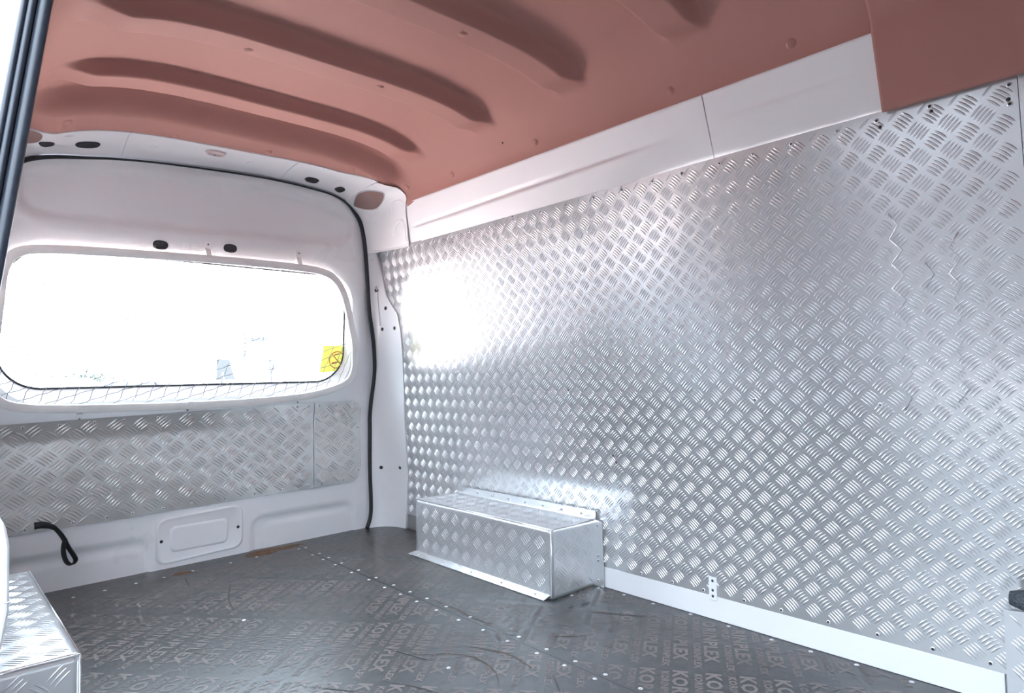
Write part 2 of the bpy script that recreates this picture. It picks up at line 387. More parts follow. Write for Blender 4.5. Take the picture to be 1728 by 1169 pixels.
# upper painted panel with a pressed line
def upper_pt(y, t, xo=0.0):
    z = 1.236 + t * (1.52 - 1.236); x = 1.5305 - .34 * (min(z, 1.392) - 1.24) + .9 * max(0, z - 1.392)
    zl = 1.298 + (1.321 - 1.298) * (2.257 - y) / (2.257 - .956) if y > .93 else 1.330
    k = (sstep(.96, 1.30, y) * (1 - sstep(2.2, 2.28, y))) if y > .93 else .25 * sstep(.50, .6, y) * (1 - sstep(.82, .9, y))
    d = .008 * k * (1 - sstep(zl - .009, zl + .009, z))
    d -= .006 * k * math.exp(-((z - zl) / .006) ** 2)
    return Vector((x - d + xo, y, z))
for y0, y1, nm in ((-1.0, .9035, 60), (.9065, 2.36, 90)):
    v, f = grid(nm, 60, lambda a, b: upper_pt(y0 + (y1 - y0) * a, b)); link_mesh('upper_panel', v, f, M_paint, wall_r)
v, f = box_v(W - .0035, W + .001, .36, 1.44, .0005, .066); bevel(link_mesh('sill_strip', v, f, M_paint, wall_r, smooth=False), .0015)
v, f = box_v(W - .0032, W + .001, .70, .7015, .002, .065); link_mesh('sill_joint', v, f, M_rail, wall_r, smooth=False)
# tread plate sheets
def sheet(y0, y1, z0, z1, nu, nv, nm='tread_sheet'):
    v, f = grid(nu, nv, lambda a, b: PW(y0 + (y1 - y0) * a, z0 + (z1 - z0) * b)[0]); return link_mesh(nm, v, f, M_plate, wall_r)
for y0, y1 in ((.2708, 2.600), (-.98, .2694)):
    sh = sheet(y0, y1, .066, 1.240, int((y1 - y0) * 60), 70)
    tread('raised_tread', PW, y0, y1, .067, 1.239, sh, M_plate, flip=True)
# kinks pressed into the sheet between the raised bars
def kink(y, z0, z1):
    pts = []; z = z0; s = 1
    while z < z1:
        pts.append(PW(y + s * .010 + random.uniform(-.003, .003), z, .0046)[0]); z += .0265; s = -s
    return tube(pts, .0014, 6)
for y, a, b in ((.50, .60, 1.03), (.395, .62, .99), (.44, .86, .93)):
    v, f = kink(y, a, b); link_mesh('crease', v, f, M_plate, wall_r)
RT = [2.343,2.239,2.144,2.031,1.924,1.808,1.681,1.542,1.431,1.315,1.206,1.097,1.001,.889,.798,.702,.597,.515,.415,.283,.25,.14,0]
for y in RT:
    p, n = PW(y, 1.223, .0046); put('rivet', ME_rivet, p, n, wall_r)
for y, z in ((.413, 1.2125), (.286, 1.197), (.510, 1.208), (2.03, 1.199), (1.682, 1.236), (1.512, .636), (1.350, .43), (1.34, .41)):
    p, n = PW(y, z, .0046); put('rivet_hole', ME_rivd, p, n, wall_r)
for y, z in [(2.497,.874),(2.488,.767),(2.505,.657),(2.513,.547),(2.53,.435),(2.56,.244),(2.27,.618),(2.037,.616),(1.784,.615),(1.512,.62),(1.193,.615),(.856,.616),(.558,.611),(1.271,.076),(1.158,.074),(1.055,.075),(.931,.076),(.829,.076),(.711,.077),(.600,.078),(.488,.078),(.383,.080),(.284,1.188)]:
    p, n = PW(y, z, .0046); put('rivet', ME_rivet, p, n, wall_r)
br, bf = box_v(W - .008, W - .0045, 1.012, 1.036, .054, .118)
brk = bevel(link_mesh('wall_bracket', br, bf, M_paint, wall_r, smooth=False), .001)
for z in (.066, .082, .108): put('bracket_hole', ME_rivd, (W - .008, 1.024, z), (-1, 0, 0), brk)

# ================================================================== CEILING
ceil = thing('ceiling', (W / 2, 1.0, 1.39), 'pinkish brown moulded headliner with cross ribs', kind='structure')
def yend(x): return 2.345 - .05 * (x - .8) - .045 * sstep(.55, .85, (x - .832) / .648)
def head_pt(a, b):
    u = -math.cos(math.pi * a); u = math.copysign(1 - (1 - abs(u)) ** 1.0, u); x = .832 + .648 * u
    y = .475 + (yend(x) - .475) * b; return Vector((x, y, ceilz(x, y)))
v, f = grid(110, 420, head_pt); h1 = solid(link_mesh('headliner_panel', v, f, M_head, ceil), .003, 1)
def head2_pt(a, b):
    y = .498 - 1.48 * b
    if a < .12: t = a / .12; x = W - (1.526 - (1.526 - 1.480) * t); z = 1.236 + (1.394 - 1.236) * t
    elif a > .88: t = (1 - a) / .12; x = 1.526 - (1.526 - 1.480) * t; z = 1.236 + (1.394 - 1.236) * t
    else:
        u = -math.cos(math.pi * (a - .12) / .76); x = .832 + .648 * u; z = ceilz(x, y)
    q = Vector((x, y, z)); c = Vector((.832, y, 1.0)); return q + (c - q).normalized() * .011
v, f = grid(150, 260, head2_pt); solid(link_mesh('headliner_panel', v, f, M_head, ceil), .006, 1)
for x, y in [(.629,1.69),(1.001,1.668),(1.003,1.275),(.60,1.275),(1.469,1.945),(1.456,2.225),(1.469,1.503),(1.47,.992),(1.469,.667),(.326,2.289),(.627,2.325),(.926,2.305),(1.24,2.275)]:
    put('fastener', ME_clip, Vector((x, y, ceilz(x, y))) , ceil_n(x, y), ceil)
for y, t in ((.452, .955), (.452, .10)):
    z = 1.236 + (1.394 - 1.236) * t; x = 1.526 - .046 * t - .012
    put('fastener', ME_clip, (x, y, z), (-1, 0, -.29), ceil)
put('clip_hole', ME_rivd, Vector((1.449, 1.638, ceilz(1.449, 1.638))), ceil_n(1.449, 1.638), ceil)
v, f = box_v(-.02, W + .02, -1.05, 2.62, 1.64, 1.66); link_mesh('roof_skin', v, f, M_paint, ceil, smooth=False)

# ================================================================== TAILGATE
def PD(x, z, off=0.0):
    n = Vector((.045, -1, -.2 if z > .5 else 0)).normalized(); return Vector((x, reary(x, z), z)) + n * off, n
SEAL_R = [(1.041,1.459),(1.16,1.455),(1.269,1.446),(1.337,1.426),(1.380,1.396),(1.420,1.350),(1.451,1.257),(1.481,1.101),(1.502,.985),(1.537,.852),(1.555,.750),(1.559,.680),(1.555,.574),(1.556,.462),(1.554,.270),(1.558,.113),(1.553,.046),(1.535,0.0)]
SEAL_T = [(.105,0),(.102,.11),(.106,.27),(.102,.46),(.104,.574),(.100,.68),(.104,.75),(.122,.852),(.157,.985),(.168,1.101),(.180,1.257),(.200,1.330),(.235,1.370),(.30,1.395),(.40,1.413),(.496,1.428),(.638,1.442),(.887,1.456)]
OUT = SEAL_T + SEAL_R
out_s = [(p.x, p.y) for p in smooth_path([(a, b, 0) for a, b in OUT], 5)]
HX0, HX1, HZ0, HZ1 = .175, 1.438, .613, 1.136
def hole_poly(d=0.0, lift=0.0):
    # slightly barrel-shaped window opening, wider at the bottom
    o = []
    for x, z in rrect(HX0 + d, HX1 - d, HZ0 + d + lift, HZ1 - d, .13 - d * .6, 12):
        t = (z - HZ0) / (HZ1 - HZ0); cx = .806
        x = cx + (x - cx) * (1.0 - .045 * t * t)
        z += .012 * (((x - cx) / .63) ** 2) * (1 - t) * 1.6 - .004
        o.append((x, z))
    return o
hole = resample(hole_poly(), 240)
def in_poly(x, z, poly):
    c = False; j = len(poly) - 1
    for i in range(len(poly)):
        if (poly[i][1] > z) != (poly[j][1] > z) and x < (poly[j][0] - poly[i][0]) * (z - poly[i][1]) / (poly[j][1] - poly[i][1]) + poly[i][0]: c = not c
        j = i
    return c
def nearest(x, z, poly, closed=True):
    best = None; n = len(poly)
    for i in range(n if closed else n - 1):
        a, b = poly[i], poly[(i + 1) % n]; dx, dz = b[0] - a[0], b[1] - a[1]; l = dx * dx + dz * dz
        t = max(0, min(1, ((x - a[0]) * dx + (z - a[1]) * dz) / l)) if l else 0
        px, pz = a[0] + dx * t, a[1] + dz * t; d = (px - x) ** 2 + (pz - z) ** 2
        if best is None or d < best[0]: best = (d, px, pz)
    return best
def top_at(x):
    for a, b in zip(out_s, out_s[1:]):
        if a[0] <= x <= b[0] and a[1] > 1.2 and b[1] > 1.2: return a[1] + (b[1] - a[1]) * (x - a[0]) / max(1e-6, b[0] - a[0])
    return 1.3
def press(x, z):
    """depth of the pressings, positive away from the cabin"""
    if z > 1.15:
        lo = 1.206 + .038 * (x - .26) / 1.07; sd = max(sd_rr(x, z, .225, 1.392, lo, 1.60, .07), z - (top_at(x) - .030))
        d = .024 * (1 - sstep(-.020, .002, sd))
        d += -.004 * math.exp(-((z - 1.182 - .02 * (x - .3)) / .010) ** 2) * sstep(.25, .32, x) * (1 - sstep(.50, .62, x))
        return d
    if z < .2:
        sd = min(sd_rr(x, z, .20, .640, -.2, .126, .05), sd_rr(x, z, 1.006, 1.478, -.2, .134, .05))
        sd2 = min(sd_rr(x, z, .20, .622, -.2, .090, .03), sd_rr(x, z, 1.06, 1.462, -.2, .098, .03))
        return .011 * (1 - sstep(-.014, .002, sd)) - .004 * (1 - sstep(-.008, .002, sd2))
    r = math.hypot((x - 1.46) / 1.0, 0)
    return .012 * sstep(1.455, 1.53, x) * sstep(.56, .68, z) * (1 - sstep(1.0, 1.15, z))
tail = thing('door_1', (.83, 2.70, 0), 'white tailgate with grey-shaded upper panel, window and pressed lower edge', kind='structure')
st = .0115; nx = int(1.48 / st); nz = int(1.47 / st); idx = {}; V = []; F = []; cells = []
for j in range(nz):
    for i in range(nx):
        cx, cz = .09 + (i + .5) * st, (j + .5) * st
        if in_poly(cx, cz, out_s + [(1.535, -.03), (.105, -.03)]) and not in_poly(cx, cz, hole): cells.append((i, j))
cs = set(cells); use = {}
for i, j in cells:
    for c in ((i, j), (i + 1, j), (i + 1, j + 1), (i, j + 1)): use[c] = use.get(c, 0) + 1
for (i, j), k in use.items():
    x, z = .09 + i * st, j * st
    if k < 4 and z > 0.001:
        d1 = nearest(x, z, hole); d2 = nearest(x, z, out_s, False)
        b = d1 if d1[0] < d2[0] else d2; x, z = b[1], b[2]
    p, n = PD(x, z); idx[(i, j)] = len(V); V.append(p - n * press(x, z))
F = [(idx[(i, j)], idx[(i + 1, j)], idx[(i + 1, j + 1)], idx[(i, j + 1)]) for i, j in cells]
inner = link_mesh('inner_panel', V, F, M_paint, tail)
# window reveal sloping out to the glass
gl = resample(hole_poly(.014, .028), 240)
V = []; hole_al = hole
for k in range(240):
    for t, dep in ((0, 0.0), (.25, .012), (1.0, .040)):
        x = hole_al[k][0] * (1 - t) + gl[k][0] * t; z = hole_al[k][1] * (1 - t) + gl[k][1] * t
        p, n = PD(x, z); V.append(p - n * dep)
F = [(k * 3 + r, ((k + 1) % 240) * 3 + r, ((k + 1) % 240) * 3 + r + 1, k * 3 + r + 1) for k in range(240) for r in (0, 1)]
link_mesh('window_reveal', V, F, M_paint, tail)
gp = [PD(x, z)[0] - PD(x, z)[1] * .041 for x, z in gl]
v, f = tube(gp, .0045, 8, True); link_mesh('window_gasket', v, f, M_black, tail)
win = thing('window_1', (.806, 2.70, .66), 'rear tailgate window glass, overexposed daylight behind', kind='structure')
link_mesh('pane', [PD(x, z)[0] - PD(x, z)[1] * .043 for x, z in gl], [tuple(range(240))], M_glass, win, smooth=False)
# outer skin that closes the body around the glass
V = []
for k in range(240):
    a = math.atan2(gl[k][1] - .87, gl[k][0] - .806)
    for s, dep in ((1.0, .046), (1.03, .050)):
        x = .806 + (gl[k][0] - .806) * s; z = .87 + (gl[k][1] - .87) * s; p, n = PD(x, z); V.append(p - n * dep)
F = [(k * 2, k * 2 + 1, ((k + 1) % 240) * 2 + 1, ((k + 1) % 240) * 2) for k in range(240)]
link_mesh('outer_frame', V, F, M_paint, tail)
def ring_out(k, n, rect):
    x, z = gl[k]; x0, x1, z0, z1 = rect; dx, dz = x - .806, z - .87
    t = min((x1 - .806) / dx if dx > 1e-6 else ((x0 - .806) / dx if dx < -1e-6 else 1e9), (z1 - .87) / dz if dz > 1e-6 else ((z0 - .87) / dz if dz < -1e-6 else 1e9))
    return .806 + dx * t, .87 + dz * t
V = []
for k in range(240):
    p, n = PD(*gl[k]); V.append(p - n * .052); q = ring_out(k, 240, (-.12, 1.80, -.10, 1.72)); p, n = PD(*q); V.append(p - n * .075)
link_mesh('outer_skin', V, F, M_paint, tail)
# rubber plugs, access cover, rating marks
def oval(cx, cz, a, b, h, P, ang=0.0, n=28, off=.0):
    V = []; ca, sa = math.cos(ang), math.sin(ang)
    for s, hh in ((1.0, 0.0), (.92, h), (.74, h), (.66, h * .35)):
        for k in range(n):
            t = 2 * math.pi * k / n; c_, s_ = math.cos(t), math.sin(t); m = (abs(c_) ** 4 + abs(s_) ** 2) ** (-.28)
            lx, lz = a * s * c_ * m, b * s * s_ * m
            p, nn = P(cx + lx * ca - lz * sa, cz + lx * sa + lz * ca); V.append(p + nn * (hh + off))
    F = [(r * n + k, r * n + (k + 1) % n, (r + 1) * n + (k + 1) % n, (r + 1) * n + k) for r in range(3) for k in range(n)] + [tuple(3 * n + k for k in range(n))]
    return V, F
for x, z in ((.639, 1.167), (.881, 1.183)):
    v, f = oval(x, z, .025, .0155, .004, PD); link_mesh('grommet', v, f, M_black, tail)
for x, w_ in ((.716, .009), (.728, .006), (.748, .008), (.757, .006)):
    for z in (1.180, 1.172, 1.163):
        v, f = merge([([PD(x - w_ / 2, z - .0025, .0006)[0], PD(x + w_ / 2, z - .0025, .0006)[0], PD(x + w_ / 2, z + .003, .0006)[0], PD(x - w_ / 2, z + .003, .0006)[0]], [(0, 1, 2, 3)])])
        link_mesh('pale_print', v, f, simple('pale_print_ink', (.9, .9, .9), None, .3) if 'pale_print_ink' not in bpy.data.materials else bpy.data.materials['pale_print_ink'], tail, smooth=False)
cov = [(x, z + .012 * (x - .66) / .31 - .004) for x, z in rrect(.658, .974, .020, .186, .034, 8)]
N = len(cov); V = []
for s, h in ((1.0, -.001), (.992, .0045), (.955, .0050), (.935, .0035)):
    for x, z in cov:
        p, n = PD(.816 + (x - .816) * s, .103 + (z - .103) * (s if s > .99 else s - .02)); V.append(p + n * h)
F = [(r * N + k, r * N + (k + 1) % N, (r + 1) * N + (k + 1) % N, (r + 1) * N + k) for r in range(3) for k in range(N)] + [tuple(3 * N + k for k in range(N))]
acc = link_mesh('access_cover', V, F, M_paint, tail)
inn = rrect(.705, .915, .055, .150, .02, 6); N = len(inn); V = []
for s, h in ((1.0, .0035), (.95, .0075), (.90, .0075)):
    for x, z in inn:
        p, n = PD(.81 + (x - .81) * s, .1025 + (z - .1025) * (s - (1 - s))); V.append(p + n * h)
F = [(r * N + k, r * N + (k + 1) % N, (r + 1) * N + (k + 1) % N, (r + 1) * N + k) for r in range(2) for k in range(N)] + [tuple(2 * N + k for k in range(N))]
link_mesh('raised_field', V, F, M_paint, acc)
gv, gf = tube([PD(.816 + (x - .816) * 1.004, .103 + (z - .103) * 1.008, .0006)[0] for x, z in cov], .0013, 6, True); link_mesh('cover_joint', gv, gf, M_rail, acc)
for x, z in ((.676, .102), (.955, .107)):
    p, n = PD(x, z, .0045); put('bolt', ME_bolt, p, n, acc)
# tread sheets on the tailgate
def PT(x, z, off=.005): 
    p, n = PD(x, z, off + .0025 + dents(x, z, 9.0) * 2.4); return p, n
def dplate(x0, x1, right):
    def f(a, b):
        x = x0 + (x1 - x0) * a; top = .560 + .022 * min(1, max(0, (x - .2) / 1.0)); bot = .203 + .016 * (x - .23) / 1.23
        if right and x > x1 - .042:
            q = (x - (x1 - .042)) / .042; c = .042 * (1 - math.sqrt(max(0, 1 - q * q))); top -= c; bot += c
        return PT(x, bot + (top - bot) * b)[0]
    return f
for x0, x1, rt in ((.108, 1.276, False), (1.279, 1.505, True)):
    fn = dplate(x0, x1, rt); v, f = grid(int((x1 - x0) * 90), 34, fn); sh = link_mesh('tread_sheet', v, f, M_platr, tail)
    def ins(x, z, x1=x1, rt=rt):
        top = .560 + .022 * min(1, max(0, (x - .2) / 1.0)); bot = .203 + .016 * (x - .23) / 1.23
        if rt and sd_rr(x, z, x0 - .2, x1 - .003, bot + .003, top - .003, .04) > 0: return False
        return bot + .003 < z < top - .003
    tread('raised_tread', PT, x0, x1, .19, .60, sh, M_platr, ph=.080, pv=.066, L=.038, w=.0050, h=.0030, sp=.0078, inside=ins, phase=(.2, .3) if not rt else (.55, .1), flip=False)
for x in (.16, .26, .36, .46, .55, .66, .77, .86, 1.0, 1.10, 1.20, 1.25, 1.30, 1.38, 1.47):
    top = .560 + .022 * min(1, max(0, (x - .2) / 1.0)); p, n = PT(x, top - .014, .0056); put('rivet', ME_rivet, p, n, tail)
for x in (.27, .40, .50, .58, .68, .78, .90, 1.02, 1.14, 1.25, 1.31, 1.42):
    bot = .203 + .016 * (x - .23) / 1.23; p, n = PT(x, bot + .014, .0056); put('rivet', ME_rivet, p, n, tail)
for z in (.27, .36, .46): p, n = PT(1.494, z, .0056); put('rivet', ME_rivet, p, n, tail)
# grab strap
sp = smooth_path([PD(.294, .226, .008)[0], PD(.318, .226, .014)[0], PD(.345, .214, .030)[0], PD(.365, .185, .040)[0], PD(.380, .150, .040)[0], PD(.398, .116, .036)[0], PD(.404, .098, .034)[0], PD(.394, .086, .034)[0], PD(.380, .096, .036)[0], PD(.370, .122, .040)[0], PD(.368, .150, .042)[0], PD(.372, .175, .044)[0]], 7)
V, F = [], []
for i, p in enumerate(sp):
    t = (sp[min(i + 1, len(sp) - 1)] - sp[max(i - 1, 0)]).normalized(); s = t.cross(Vector((0, 1, 0))).normalized(); wd_ = Vector((.35, -.75, .25)).normalized() if i > 14 else s.lerp(Vector((.35, -.75, .25)), max(0, (i - 5) / 10)).normalized()
    V += [p + wd_ * .011, p - wd_ * .011]
F = [(2 * i, 2 * i + 1, 2 * i + 3, 2 * i + 2) for i in range(len(sp) - 1)]
strap = solid(link_mesh('grab_strap', V, F, M_web, tail), .003, 0); tag(strap, 'black webbing pull loop')
put('strap_bolt', ME_bolt, PD(.302, .226, .012)[0], PD(.302, .226)[1], strap)

# sticker in the window corner
stk = thing('window_sticker', PD(1.36, .70)[0], 'yellow sticker with a red crossed-out circle in the lower window corner', 'sticker')
def PS(x, z, off=0.0): p, n = PD(x, z); return p - n * (.0385 - off), n
so = [(1.312, .700), (1.322, .818), (1.434, .822), (1.436, .76), (1.420, .718), (1.385, .706)]
for nm, off in (('film', 0.0),):
    link_mesh(nm, [PS(x, z)[0] for x, z in so], [tuple(range(len(so) - 1, -1, -1))], M_sty, stk, smooth=False)
V = []; n_ = 36
for k in range(n_):
    a = 2 * math.pi * k / n_
    for r in (.034, .038): V.append(PS(1.391 + r * math.cos(a), .757 + r * math.sin(a), .0008)[0])
link_mesh('circle', V, [(2 * k, 2 * k + 1, (2 * k + 3) % (2 * n_), (2 * k + 2) % (2 * n_)) for k in range(n_)], M_str, stk, smooth=False)
def bar2(x0, z0, x1, z1, w):
    d = Vector((x1 - x0, z1 - z0)).normalized(); s = Vector((-d.y, d.x)) * w
    return [PS(x0 + s.x, z0 + s.y, .0009)[0], PS(x0 - s.x, z0 - s.y, .0009)[0], PS(x1 - s.x, z1 - s.y, .0009)[0], PS(x1 + s.x, z1 + s.y, .0009)[0]]
link_mesh('slash', bar2(1.365, .783, 1.417, .731, .002), [(0, 1, 2, 3)], M_str, stk, smooth=False)
for a in ((1.376, .778, 1.400, .784), (1.366, .742, 1.392, .748)):
    link_mesh('mark', bar2(*a, .003), [(0, 1, 2, 3)], M_str, stk, smooth=False)

# ================================================================== WINDOW GUARD
guard = thing('window_guard', PD(.80, .60)[0], 'white bar frame with wire mesh guarding the rear window', 'window guard')
ro = [(.180,.85),(.166,.76),(.168,.69),(.200,.637),(.27,.615),(.40,.607),(.60,.602),(.79,.601),(.993,.604),(1.219,.617),(1.355,.645),(1.420,.678),(1.442,.728),(1.440,.782),(1.430,.850),(1.408,.917),(1.388,.980),(1.358,1.050),(1.310,1.108),(1.240,1.133),(1.13,1.139),(.95,1.139),(.80,1.136),(.60,1.130),(.40,1.122),(.28,1.113),(.222,1.092),(.196,1.04),(.188,.95)]
rp = [(p.x, p.y) for p in smooth_path([(a, b, 0) for a, b in ro], 6, True)]
rail_pts = [PD(x, z, .026)[0] for x, z in rp]
pr = [(-.006, -.014), (.006, -.014), (.0075, -.012), (.0075, .012), (.006, .014), (-.006, .014), (-.0075, .012), (-.0075, -.012)]
# sweep with the flat side facing the cabin
V = []; Np = len(rail_pts); nD = PD(.8, .9)[1]
for i in range(Np):
    t = (rail_pts[(i + 1) % Np] - rail_pts[i - 1]).normalized(); s = t.cross(nD).normalized()
    V += [rail_pts[i] + nD * a + s * b for a, b in pr]
F = [(i * 8 + k, i * 8 + (k + 1) % 8, ((i + 1) % Np) * 8 + (k + 1) % 8, ((i + 1) % Np) * 8 + k) for i in range(Np) for k in range(8)]
link_mesh('frame', V, F, M_rail, guard)
for x, za, zb in ((.798, 1.198, 1.128), (1.154, 1.205, 1.130), (.416, .556, .615), (.761, .568, .612), (1.200, .578, .625)):
    d = -1 if za > .9 else 1
    pts = [PD(x, za, .003)[0], PD(x, za + d * .026, .003)[0], PD(x, zb - d * .010, .034)[0], PD(x, zb + d * .004, .0345)[0]]
    V = []
    for p in pts: V += [p + Vector((-.009, 0, 0)), p + Vector((.009, 0, 0))]
    cl = solid(link_mesh('clip', V, [(0, 1, 3, 2), (2, 3, 5, 4), (4, 5, 7, 6)], M_rail, guard, smooth=False), .0025, 0)
    put('clip_screw', ME_rivet, PD(x, za + d * .010, .0045)[0], nD, cl)
# woven wires
def clip_seg(p, q, poly):
    n = 60; out = []; cur = []
    for k in range(n + 1):
        x = p[0] + (q[0] - p[0]) * k / n; z = p[1] + (q[1] - p[1]) * k / n
        if in_poly(x, z, poly): cur.append((x, z))
        elif cur: out.append(cur); cur = []
    if cur: out.append(cur)
    return [c for c in out if len(c) > 1]
M_wire = simple('galvanised_wire', (.16, .165, .18), (.11, .115, .13), .55, .0, sc=50)
def wire(x0, z0, dx, dz, kinkx, kinkz):
    pts = []; n = 30
    for k in range(n):
        for t, a in ((.14, 1), (.86, -1)):
            x = x0 + dx * (k + t) + kinkx * a; z = z0 + dz * (k + t) + kinkz * a
            if in_poly(x, z, rp): pts.append(PD(x, z, .020)[0])
            elif pts and len(pts) > 1: return pts
            else: pts = []
    return pts
cnt = 0
SX, SZ = .046, .040
for i in range(-16, 36):
    pts = wire(.10 + SX * i, .59, .0150, SZ, .0022, 0.0)
    if len(pts) > 1: v, f = tube(pts, .0010, 5); link_mesh('wire', v, f, M_wire, guard)
for j in range(-14, 16):
    z0 = .59 + SZ * j
    pts = wire(.10 + .0150 * j, z0, SX, .0150, 0.0, .0016)
    if len(pts) > 1: v, f = tube(pts, .0010, 5); link_mesh('wire', v, f, M_wire, guard)

# ================================================================== REAR FRAME: header, pillars, seal
seal = thing('trim_3', (1.55, 2.70, 0), 'black rubber seal around the tailgate opening', kind='structure')
sp_ = [PD(x, z, .012)[0] for x, z in out_s]; v, f = tube(sp_, 1.0, 10)
for i_, p in enumerate(sp_):
    r_ = .0032 + .0055 * (1 - sstep(1.36, 1.44, p.z))
    for k in range(10): v[i_ * 10 + k] = p + (v[i_ * 10 + k] - p) * r_
link_mesh('rubber_tube', v, f, M_black, seal)
header = thing('trim_1', (.83, 2.42, 1.47), 'white header beam above the tailgate with black grommets', kind='structure')
def seal_top(x):
    return top_at(x)
def PH(x, t, off=0.0):
    """header underside: t = 0 at the headliner, 1 at the seal"""
    y0 = yend(x) - .012; z0 = ceilz(x, min(y0, 2.33)) - .004
    if t <= 0: z0 += .03 * 0
    z1 = seal_top(x) + .006; y1 = reary(x, z1) - .014
    c = Vector((x, y0 + (y1 - y0) * .40, max(z0, z1) + .006)); a = Vector((x, y0, z0)); b = Vector((x, y1, z1))
    p = a * (1 - t) ** 2 + c * 2 * t * (1 - t) + b * t * t
    d = ((c - a) * (1 - t) + (b - c) * t).normalized(); n = Vector((1, 0, 0)).cross(d); n = n if n.z < 0 else -n
    return p + n * off, n
for x0, x1 in ((.225, .5015), (.503, 1.0495), (1.051, 1.345)):
    v, f = grid(int((x1 - x0) * 60), 16, lambda a, b: PH(x0 + (x1 - x0) * a, b)[0]); link_mesh('beam', v, f, M_paint, header)
    v, f = grid(int((x1 - x0) * 60), 2, lambda a, b: PH(x0 + (x1 - x0) * a, 0)[0] + Vector((0, 0, .03 * b))); link_mesh('beam_lip', v, f, M_paint, header)
def PHp(x, t): return PH(x, t)
def oval_h(cx, ct, a, b, h, ang=0.0):
    return oval(cx, 0.0, a, b, h, lambda x, s: PH(x, ct - s / .20), ang)
for cx, ct, a, b, an in ((.400, .72, .034, .020, 0.0), (.292, .66, .020, .018, .35), (1.160, .78, .028, .020, 0.0), (1.285, .82, .018, .019, -.35)):
    v, f = oval_h(cx, ct, a, b, .003, an); link_mesh('grommet', v, f, M_black, header)
v, f = oval_h(.775, .42, .034, .028, .006); link_mesh('lamp_cover', v, f, simple('pinkish_plastic', (.70, .56, .54), None, .4), header)
put('lamp_screw', ME_rivd, PH(.775, .52, .0035)[0], PH(.775, .52)[1], header)
v, f = oval_h(.243, .40, .034, .058, .002); link_mesh('opening', v, f, M_hole, header)
for cx, ct in ((.345, .35), (.585, .62), (.90, .62), (1.245, .55)):
    v, f = oval_h(cx, ct, .013, .009, .0012); link_mesh('pressed_boss', v, f, M_paint, header)
v, f = box_v(.22, 1.44, 2.36, 2.40, 1.53, 1.63); link_mesh('roof_bow', v, f, M_paint, header, smooth=False)

